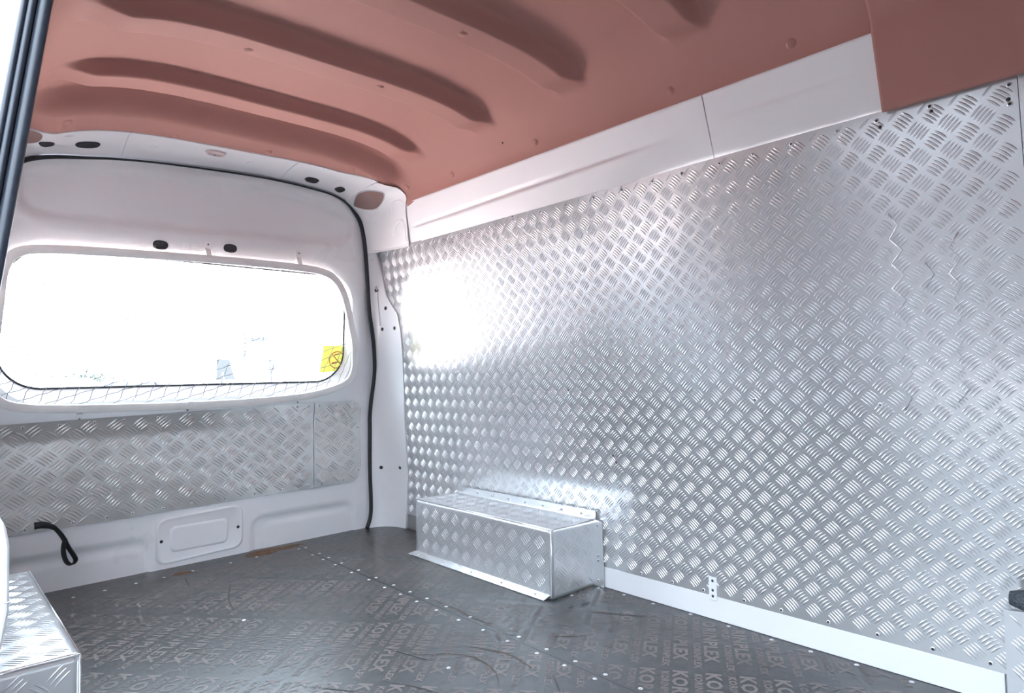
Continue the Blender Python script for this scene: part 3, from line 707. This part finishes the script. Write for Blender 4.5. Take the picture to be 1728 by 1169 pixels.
def pillar(mirror, name, label, parts_on):
    """rear corner pillar between the seal and the side wall, upper and lower pressing"""
    root = thing(name, ((W - 1.6) if mirror else 1.6, 2.62, 0), label, kind='structure')
    def mx(p):
        if not mirror: return Vector(p)
        x = W - p[0]; return Vector((x, p[1] - .045 * (p[0] - x), p[2]))
    def A(z):           # seal line on the door plane
        pts = [(p[1], p[0]) for p in SEAL_R[2:]]
        for (za, xa), (zb, xb) in zip(pts, pts[1:]):
            if zb <= z <= za: x = xa + (xb - xa) * (za - z) / max(1e-6, za - zb); break
        else: x = 1.269 if z > 1.44 else 1.535
        return Vector((x + .004, reary(x, z) - .012, z))
    BL = [(1.236, 2.580), (1.20, 2.568), (1.15, 2.560), (1.042, 2.544), (.985, 2.50), (.958, 2.474), (.880, 2.467), (.777, 2.474), (.515, 2.518), (.244, 2.555), (.10, 2.566), (0.0, 2.575)]
    def B(z):
        for (za, ya), (zb, yb) in zip(BL, BL[1:]):
            if zb <= z <= za: y = ya + (yb - ya) * (za - z) / (za - zb); break
        return Vector((wallx(z) - .010, y, z))
    def PL(a, b, off=0.0):
        z = 1.236 * b; p, q = A(z), B(z); c = Vector((q.x - .004, p.y - .02, z)); t = a
        r = p * (1 - t) ** 2 + c * 2 * t * (1 - t) + q * t * t; d = ((c - p) * (1 - t) + (q - c) * t).normalized(); n = Vector((-d.y, d.x, 0)).normalized()
        if n.x > 0: n = -n
        return r + n * off, n
    cuts = [0.0, .222, .460, 1.0] if parts_on else [0, 1.0]
    for b0, b1 in zip(cuts, cuts[1:]):
        v, f = grid(14, int(60 * (b1 - b0)) + 4, lambda a, b: mx(PL(a, b0 + (b1 - b0) * b, .0008 if .2 < b0 < .3 else 0.0)[0])); link_mesh('pillar_panel', v, f, M_paint, root)
    v, f = grid(2, 60, lambda a, b: mx(PL(1, b)[0] + Vector((.012 * a, .004 * a, 0)))); link_mesh('pillar_edge', v, f, M_paint, root)
    # upper pressing: fan between the seal curve and the seam to the side panel
    UA = smooth_path([mx(A(z)) for z in (1.426, 1.412, 1.396, 1.372, 1.345, 1.30, 1.257, 1.236)], 5)
    sg = -1 if mirror else 1; fx = lambda x: W - x if mirror else x
    he = [Vector((fx(x), yend(fx(x)) - .012, ceilz(fx(x), yend(fx(x))) - .004)) for x in (1.344, 1.390, 1.425, 1.452, 1.470)]
    UB = smooth_path(he + [Vector((fx(1.481), yend(fx(1.47)) + .012, 1.375)), Vector((fx(1.497), yend(fx(1.47)) + .030, 1.32)), Vector((fx(1.522), yend(fx(1.47)) + .055, 1.238))], 5)
    def PU(a, b, off=0.0):
        k = b * (len(UA) - 1); i = min(int(k), len(UA) - 2); t = k - i; p = UA[i].lerp(UA[i + 1], t); q = UB[i].lerp(UB[i + 1], t)
        c = (p + q) * .5 + Vector((sg * .030, .045, .035 * (1 - b))) ; r = p * (1 - a) ** 2 + c * 2 * a * (1 - a) + q * a * a
        return r
    def PUn(a, b, off=0.0):
        e = .01; p = PU(a, b); da = PU(min(1, a + e), b) - PU(max(0, a - e), b); db = PU(a, min(1, b + e)) - PU(a, max(0, b - e)); n = da.cross(db).normalized()
        if n.dot(Vector((-sg, -1, -.6))) < 0: n = -n
        return p + n * off, n
    v, f = grid(24, 40, lambda a, b: (PU(a, b))); link_mesh('upper_pressing', v, f, M_paint, root)
    v, f = grid(24, 1, lambda a, b: (PU(a, 1) + Vector((0, 0, -.010 * b)))); link_mesh('pressing_lip', v, f, M_paint, root)
    ho = [(.30, .16), (.50, .05), (.68, .06), (.84, .13), (.88, .25), (.78, .37), (.60, .44), (.44, .38), (.32, .27)]
    hs = smooth_path([(a * 1.12 - .26, b * 1.12 - .02, 0) for a, b in ho], 4, True)
    V = [(PUn(p.x, p.y, .0015)[0]) for p in hs]; cc = sum(V, Vector((0, 0, 0))) / len(V)
    link_mesh('opening', [(PUn(.42, .25, .0012)[0])] + V, [(0, 1 + k, 1 + (k + 1) % len(V)) for k in range(len(V))], M_hole, root)
    v, f = tube([(PUn(p.x, p.y, .0012)[0]) for p in hs], .0024, 6, True); link_mesh('opening_rim', v, f, M_paint, root)
    if parts_on:
        for pth in ([(.66, .66), (.68, .57), (.80, .54), (.90, .58), (.93, .68)], [(.66, .90), (.72, .82), (.84, .80), (.93, .84), (.95, .97)]):
            v, f = tube([(PUn(p.x, p.y, -.0050)[0]) for p in smooth_path([(a, b, 0) for a, b in pth], 6)], .0075, 10); link_mesh('pressed_ridge', v, f, M_paint, root)
        for a, b in ((.28, .218), (.80, .220)):
            p, n = PL(a, b, .001); put('plug', ME_plug, mx(p), n, root)
        for a, b in ((.36, .865), (.70, .800), (.45, .727), (.86, .727)):
            p, n = PL(a, b, .001); put('bolt', ME_plug, mx(p), n, root)
        v, f = tube([mx(PL(.38, b, .0)[0]) for b in (.74, .78, .82, .86, .88)], .004, 6); link_mesh('pressed_ridge', v, f, M_paint, root)
    return root
pillar(False, 'trim_2', 'white rear corner pillar beside the tread-plated wall', True)
pillar(True, 'trim_4', 'white rear corner pillar on the sliding-door side', False)

# ================================================================== SLIDING-DOOR SIDE
wall_l = thing('wall_left', (0, 1.9, 0), 'white van side wall behind the sliding-door opening', kind='structure')
def lx(z): return W - wallx(z)
def side_strip(y0, y1, z0, z1, name='side_skin'):
    zs = sorted(set([z0, z1] + [z for z in (.25, .6, .9, 1.24) if z0 < z < z1]))
    V = [(lx(z) - .022, y, z) for z in zs for y in (y0, y1)]
    F = [(2 * i, 2 * i + 1, 2 * i + 3, 2 * i + 2) for i in range(len(zs) - 1)]
    solid(link_mesh(name, V, F, M_paint, wall_l), .04, 0)
side_strip(1.165, 2.74, -.02, 1.30); side_strip(-1.0, -.42, -.02, 1.30)
for ya, yb, za in ((1.175, 2.36, 1.236), (-1.0, -.42, 1.236), (-.42, 1.175, 1.40)):
    v, f = grid(30, 12, lambda a, b: Vector((W - 1.5305 + .34 * (za - 1.236 + (1.53 - za) * b) - .022, ya + (yb - ya) * a, za + (1.53 - za) * b))); solid(link_mesh('upper_panel', v, f, M_paint, wall_l), .03, 0)
# rubber seal of the door opening
doorseal = thing('trim_5', (.05, 1.14, .25), 'blue-black ribbed rubber seal on the sliding-door opening', kind='structure')
def seal_path(dx, dy):
    P = [(lx(z) + dx, 1.150 + dy, z) for z in (.10, .3, .5, .7, .9, 1.05, 1.20, 1.30, 1.34)] + [(lx(1.37) + dx, 1.135 + dy, 1.378), (lx(1.39) + dx, 1.08 + dy, 1.396), (lx(1.395) + dx, .8, 1.398), (lx(1.395) + dx, .2, 1.398), (lx(1.395) + dx, -.38, 1.398)]
    return smooth_path(P, 6)
for dx, dy, r in ((.0005, -.002, .0085), (-.0145, -.004, .0048), (-.0235, -.002, .0042)):
    v, f = tube(seal_path(dx, dy), r, 12); link_mesh('rubber_rib', v, f, M_seal, doorseal)
v, f = tube(seal_path(-.012, .012), .008, 8); link_mesh('rubber_web', v, f, M_seal, doorseal)
# white cover low on the door pillar
pv = [(.01, .34), (.05, .345), (.079, .372), (.0875, .425), (.0875, .500), (.083, .530), (.070, .542), (.01, .545)]
V = [(x, y, z) for y in (1.000, 1.10) for x, z in pv]; n = len(pv)
F = [tuple(range(n - 1, -1, -1)), tuple(range(n, 2 * n))] + [(k, (k + 1) % n, n + (k + 1) % n, n + k) for k in range(n)]
pc = bevel(link_mesh('pillar_cover', V, F, M_paint, wall_l, smooth=False), .012, 4)
v, f = tube([(.001, 1.0, .436), (.088, 1.0, .436), (.088, 1.09, .436)], .0007, 6); link_mesh('cover_joint', v, f, M_rail, pc)
v, f = box_v(-.01, .055, 1.02, 1.16, .0, .36); bevel(link_mesh('pillar_foot', v, f, M_paint, wall_l, smooth=False), .01, 3)
# unseen front: pale low panel and dark cab added to shape the light
wall_f = thing('wall_front', (W / 2, -1.0, 0), 'unseen half-height pale bulkhead and dark cab, shaped for the light', kind='structure')
v, f = box_v(-.02, W + .02, -1.04, -1.0, -.02, .80); link_mesh('bulkhead_panel', v, f, simple('bulkhead_bounce_white', (.70, .70, .71), None, .4), wall_f, smooth=False)
M_cab = simple('cab_dark_absorber', (.035, .035, .038), None, .8)
for b_ in ((-.06, W + .06, -2.3, -2.26, -.1, 1.66), (-.06, -.02, -2.3, -1.04, -.1, 1.66), (W + .02, W + .06, -2.3, -1.04, -.1, 1.66), (-.06, W + .06, -2.3, -1.04, 1.62, 1.66), (-.06, W + .06, -2.3, -1.04, -.12, -.08)):
    v, f = box_v(*b_); link_mesh('cab_lining', v, f, M_cab, wall_f, smooth=False)

# ================================================================== WHEEL-ARCH BOXES
def tread_box(name, x0, x1, y0, y1, h, face, label, group, near_flange=True):
    """folded tread-plate cover; face = -1: open face towards -x (right-hand wall), +1 towards +x"""
    xf = x0 if face < 0 else x1; xb = x1 if face < 0 else x0
    root = thing(name, ((x0 + x1) / 2, (y0 + y1) / 2, 0), label, 'wheel arch cover', group)
    def panel(nm, P, u0, u1, v0, v1, nu, nv, ph):
        v, f = grid(nu, nv, lambda a, b: P(u0 + (u1 - u0) * a, v0 + (v1 - v0) * b)[0]); o = link_mesh(nm, v, f, M_box, root)
        solid(o, .0006, 0); tread('raised_tread', P, u0 + .004, u1 - .004, v0 + .004, v1 - .004, o, M_box, ph=.062, pv=.059, L=.038, w=.0046, h=.0015, sp=.0078, phase=ph, flip=(face < 0)); return o
    d = lambda u, v, s: .8 * dents(u, v, s)
    panel('front_panel', lambda u, v: (Vector((xf + face * d(u, v, 21), u, v)), Vector((face, 0, 0))), y0, y1, .001, h, 50, 16, (.3, .2))
    panel('top_panel', lambda u, v: (Vector((v, u, h + d(u, v, 23))), Vector((0, 0, 1))), y0, y1, x0, x1 - .004 if face < 0 else x1, 50, 16, (.1, .4))
    panel('end_panel', lambda u, v: (Vector((u, y0 - d(u, v, 25), v)), Vector((0, -1, 0))), x0, x1, .001, h, 18, 16, (.6, .1))
    panel('end_panel', lambda u, v: (Vector((u, y1 + d(u, v, 27), v)), Vector((0, 1, 0))), x0, x1, .001, h, 18, 16, (.2, .5))
    def strip(nm, pts4):
        o = link_mesh(nm, pts4, [(0, 1, 2, 3)], M_box, root, smooth=False); return solid(o, .002, 0)
    strip('floor_flange', [(xf, y0 + .008, .012), (xf, y1, .012), (xf + face * .027, y1 + .018, .002), (xf + face * .027, y0 + .012, .002)])
    wx = xb + face * .009
    strip('wall_flange', [(wx, y0 - .01, h - .002), (wx, y1 - .015, h - .002), (wx + face * .002, y1 - .02, h + .028), (wx + face * .002, y0 - .012, h + .032)])
    if near_flange:
        strip('end_flange', [(xb + face * .009, y0 - .040, .001), (xb + face * .009, y0, .001), (xb + face * .009, y0, h + .004), (xb + face * .009, y0 - .036, h - .002)])
        for z in (.02, .085, .10, h - .015): put('rivet', ME_rivet, (xb + face * .0105, y0 - .018, z), (face, 0, 0), root)
    # folded edges catch the light
    for a, b in (((xf, y0, h), (xf, y1, h)), ((xf, y0, 0.004), (xf, y0, h)), ((x0, y0, h), (x1, y0, h))):
        v, f = tube([Vector(a), Vector(b)], .0022, 8); link_mesh('folded_edge', v, f, M_box, root)
    for k in range(8):
        y = y0 + .05 + (y1 - y0 - .1) * k / 7
        if k % 1 == 0: put('rivet', ME_rivet, (wx + face * .003, y, h + .015), (face, 0, 0), root)
    for k in range(5):
        y = y0 + .06 + (y1 - y0 - .1) * k / 4
        put('rivet', ME_rivet, (xf + face * .016, y, .0075), (face * .3, 0, 1), root)
    return root
tread_box('wheel_arch_box', 1.455, 1.660, 1.452, 2.190, .211, -1, 'silver tread-plate wheel arch box against the long plated wall', 'tread plate wheel arch boxes')
tread_box('wheel_arch_box', .022, .224, 1.412, 2.110, .211, 1, 'tread-plate wheel arch box in the left foreground, cut by the frame', 'tread plate wheel arch boxes')

# cover at the foot of the plated wall, cut by the right edge of the picture
step = thing('step_cover', (1.6, .1, 0), 'rounded tread-plate cover at the right edge of the frame', 'cover')
def PSt(u, v, off=0.0):
    # u along y, v around the rounded profile
    a = math.pi / 2 * v; r = .20
    return Vector((1.652 - .16 * math.sin(a) ** .8 if v > 0 else 1.652, u, .198 * (math.cos(a) ** .8) if v < 1 else 0)), Vector((-math.sin(a), 0, math.cos(a)))
def PSt2(u, v):
    p, n = PSt(u, v); k = sstep(.30, .16, u) if False else 1 - sstep(.16, .30, u); q = Vector((1.652 + (p.x - 1.652) * k, p.y, p.z * (.92 + .08 * k) + .0)); return q, n
v, f = grid(40, 20, lambda a, b: PSt2(-.55 + .86 * a, b)[0]); o = link_mesh('cover_shell', v, f, M_box, step)
v, f = merge([([(1.6505, .30, .001), (1.6505, .354, .001), (1.6505, .355, .198), (1.6505, .24, .206), (1.6505, .24, .001)], [(0, 1, 2, 3, 4)])]); o2 = solid(link_mesh('wall_flange', v, f, M_box, step, smooth=False), .002, 0)
tread('raised_tread', lambda u, v: (Vector((1.6495, u, v)), Vector((-1, 0, 0))), .24, .354, .004, .196, o2, M_box, flip=True)
mat_o = thing('folded_mat', (1.60, .2, .2), 'dark speckled felt edge above the cover at right', 'mat')
V = []; ns = 14
for y in (.335, .30, .1, -.4):
    for k in range(ns):
        a = 2 * math.pi * k / ns; s = .55 if y > .33 else 1.0
        V.append((1.612 + .026 * s * math.cos(a), y, .236 + .024 * s * math.sin(a)))
F = [(i * ns + k, i * ns + (k + 1) % ns, (i + 1) * ns + (k + 1) % ns, (i + 1) * ns + k) for i in range(3) for k in range(ns)] + [tuple(range(ns)), tuple(3 * ns + k for k in range(ns - 1, -1, -1))]
link_mesh('felt_roll', V, F, M_mat, mat_o)

# ================================================================== OUTSIDE
GZ = -.62
asph = link_mesh('unseen_dark_road', [(-90, -60, GZ), (90, -60, GZ), (90, 2.95, GZ), (-90, 2.95, GZ)], [(0, 1, 2, 3)], simple('low_bounce_asphalt', (.036, .036, .039), (.044, .044, .047), .9, sc=8, spec=0.05), smooth=False)  # unseen dark ground added so little light bounces in at the door
tag(asph, 'unseen dark asphalt under the van, added to limit bounced light', kind='structure')
ground = link_mesh('ground', [(-90, 2.95, GZ), (90, 2.95, GZ), (90, 160, GZ), (-90, 160, GZ)], [(0, 1, 2, 3)], simple('pink_bounce_ground', (.80, .655, .640), (.74, .605, .590), .9, sc=2), smooth=False)  # pink is added to the ground to tint light bounced onto the ceiling
tag(ground, 'pale sunlit ground behind the van, pink tint added to colour the bounced light', kind='structure')
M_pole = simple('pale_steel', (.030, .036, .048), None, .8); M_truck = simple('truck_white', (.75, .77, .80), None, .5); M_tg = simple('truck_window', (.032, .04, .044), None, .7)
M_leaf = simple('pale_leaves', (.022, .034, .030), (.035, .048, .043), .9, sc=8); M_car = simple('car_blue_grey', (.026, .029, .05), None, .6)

yard = link_mesh('unseen_dimming_wall', *box_v(-3.9, -3.6, -9.0, 9.0, GZ, 1.8), simple('dark_dimming_wall', (.040, .040, .043), (.034, .034, .037), .9, sc=4, spec=0.05), smooth=False)  # unseen wall added to keep light from the door side low
tag(yard, 'unseen dark wall added beside the open sliding door to dim its light', kind='structure')

def cyl(name, p0, p1, r, mat, parent, n=10):
    v, f = tube([Vector(p0), Vector(p1)], r, n); return link_mesh(name, v, f, mat, parent)
def bx(name, x0, x1, y0, y1, z0, z1, mat, parent, bev=0.0):
    v, f = box_v(x0, x1, y0, y1, z0, z1); o = link_mesh(name, v, f, mat, parent, smooth=False)
    if bev: bevel(o, bev, 3)
    return o
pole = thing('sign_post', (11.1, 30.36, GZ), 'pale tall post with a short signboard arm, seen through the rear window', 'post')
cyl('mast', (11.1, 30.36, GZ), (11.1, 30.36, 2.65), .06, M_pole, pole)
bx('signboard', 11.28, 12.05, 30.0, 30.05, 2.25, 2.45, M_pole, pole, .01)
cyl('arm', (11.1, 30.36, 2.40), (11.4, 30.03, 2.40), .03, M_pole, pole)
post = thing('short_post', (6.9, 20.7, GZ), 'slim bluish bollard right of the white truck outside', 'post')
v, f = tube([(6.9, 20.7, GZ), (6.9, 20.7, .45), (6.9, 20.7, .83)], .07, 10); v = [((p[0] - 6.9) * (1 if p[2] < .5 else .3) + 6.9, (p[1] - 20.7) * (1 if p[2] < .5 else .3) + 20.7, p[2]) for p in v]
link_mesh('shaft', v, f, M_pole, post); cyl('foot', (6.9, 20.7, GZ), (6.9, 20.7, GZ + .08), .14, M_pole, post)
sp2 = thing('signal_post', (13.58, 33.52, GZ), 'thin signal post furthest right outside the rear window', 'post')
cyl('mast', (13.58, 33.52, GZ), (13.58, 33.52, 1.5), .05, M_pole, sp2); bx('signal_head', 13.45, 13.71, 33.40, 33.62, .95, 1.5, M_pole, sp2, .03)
def vehicle(name, x, y, ang, L, Wd, body_h, cab, mat, label, cat):
    """simple side-profile body extruded across, with cabin glass and four wheels"""
    r = thing(name, (x, y, GZ), label, cat); ca, sa = math.cos(ang), math.sin(ang)
    T = lambda a, b, z: Vector((x + a * ca - b * sa, y + a * sa + b * ca, GZ + z))
    def extr(nm, prof, w, mat_, bev=.04):
        n = len(prof); V = [T(a, s * w / 2, z) for s in (-1, 1) for a, z in prof]
        F = [tuple(range(n)), tuple(range(2 * n - 1, n - 1, -1))] + [(k, n + k, n + (k + 1) % n, (k + 1) % n) for k in range(n)]
        return bevel(link_mesh(nm, V, F, mat_, r, smooth=False), bev, 3)
    extr('body', [(-L / 2, .30), (L / 2, .30), (L / 2, body_h * .8), (L * .36, body_h), (-L * .46, body_h), (-L / 2, body_h * .9)], Wd, mat, .06)
    a0, a1, b0, b1, hh = cab
    extr('cabin', [(a0, body_h - .02), (a1, body_h - .02), (b1, hh), (b0, hh)], Wd * .88, mat, .05)
    e = .12
    extr('side_glass', [(a0 + e, body_h + .04), (a1 - e, body_h + .04), (b1 - e * .4, hh - .09), (b0 + e * .4, hh - .09)], Wd * .89, M_tg, .01)
    for a in (-L * .31, L * .31):
        for b in (-1, 1):
            V, F = tube([T(a, b * (Wd / 2 - .2), .31), T(a, b * Wd / 2 * .99, .31)], .31, 18); link_mesh('wheel', V, F, M_black, r)
    return r
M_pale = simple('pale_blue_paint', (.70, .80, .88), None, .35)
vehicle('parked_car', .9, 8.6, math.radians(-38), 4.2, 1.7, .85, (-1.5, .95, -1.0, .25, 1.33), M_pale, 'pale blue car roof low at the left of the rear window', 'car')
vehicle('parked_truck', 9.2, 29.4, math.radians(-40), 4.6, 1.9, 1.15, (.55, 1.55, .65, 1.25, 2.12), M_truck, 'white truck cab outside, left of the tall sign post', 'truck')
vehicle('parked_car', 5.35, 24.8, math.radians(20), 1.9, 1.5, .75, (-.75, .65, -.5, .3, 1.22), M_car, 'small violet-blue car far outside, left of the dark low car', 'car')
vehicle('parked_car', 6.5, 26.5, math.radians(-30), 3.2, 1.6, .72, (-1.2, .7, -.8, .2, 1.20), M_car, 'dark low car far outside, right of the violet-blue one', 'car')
tree = thing('far_tree', (7.9, 46.2, GZ), 'distant pale green tree clump above the car roof outside', 'tree')
cyl('trunk', (7.9, 46.2, GZ), (7.9, 46.2, .7), .12, simple('bark', (.2, .16, .12), None, .9), tree)
V, F = [], []
for k in range(900):
    a, b, c = random.gauss(0, .9), random.gauss(0, .6), random.gauss(0, .28); p = Vector((7.9 + a, 46.2 + b, .75 + c - abs(a) * .12)); n0 = len(V)
    t = Vector((random.uniform(-1, 1), random.uniform(-1, 1), random.uniform(-1, 1))).normalized(); u_ = t.orthogonal().normalized()
    V += [p + t * .09, p + u_ * .05, p - t * .09, p - u_ * .05]; F.append((n0, n0 + 1, n0 + 2, n0 + 3))
o = link_mesh('crown', V, F, M_leaf, tree, smooth=False); o['kind'] = 'stuff'
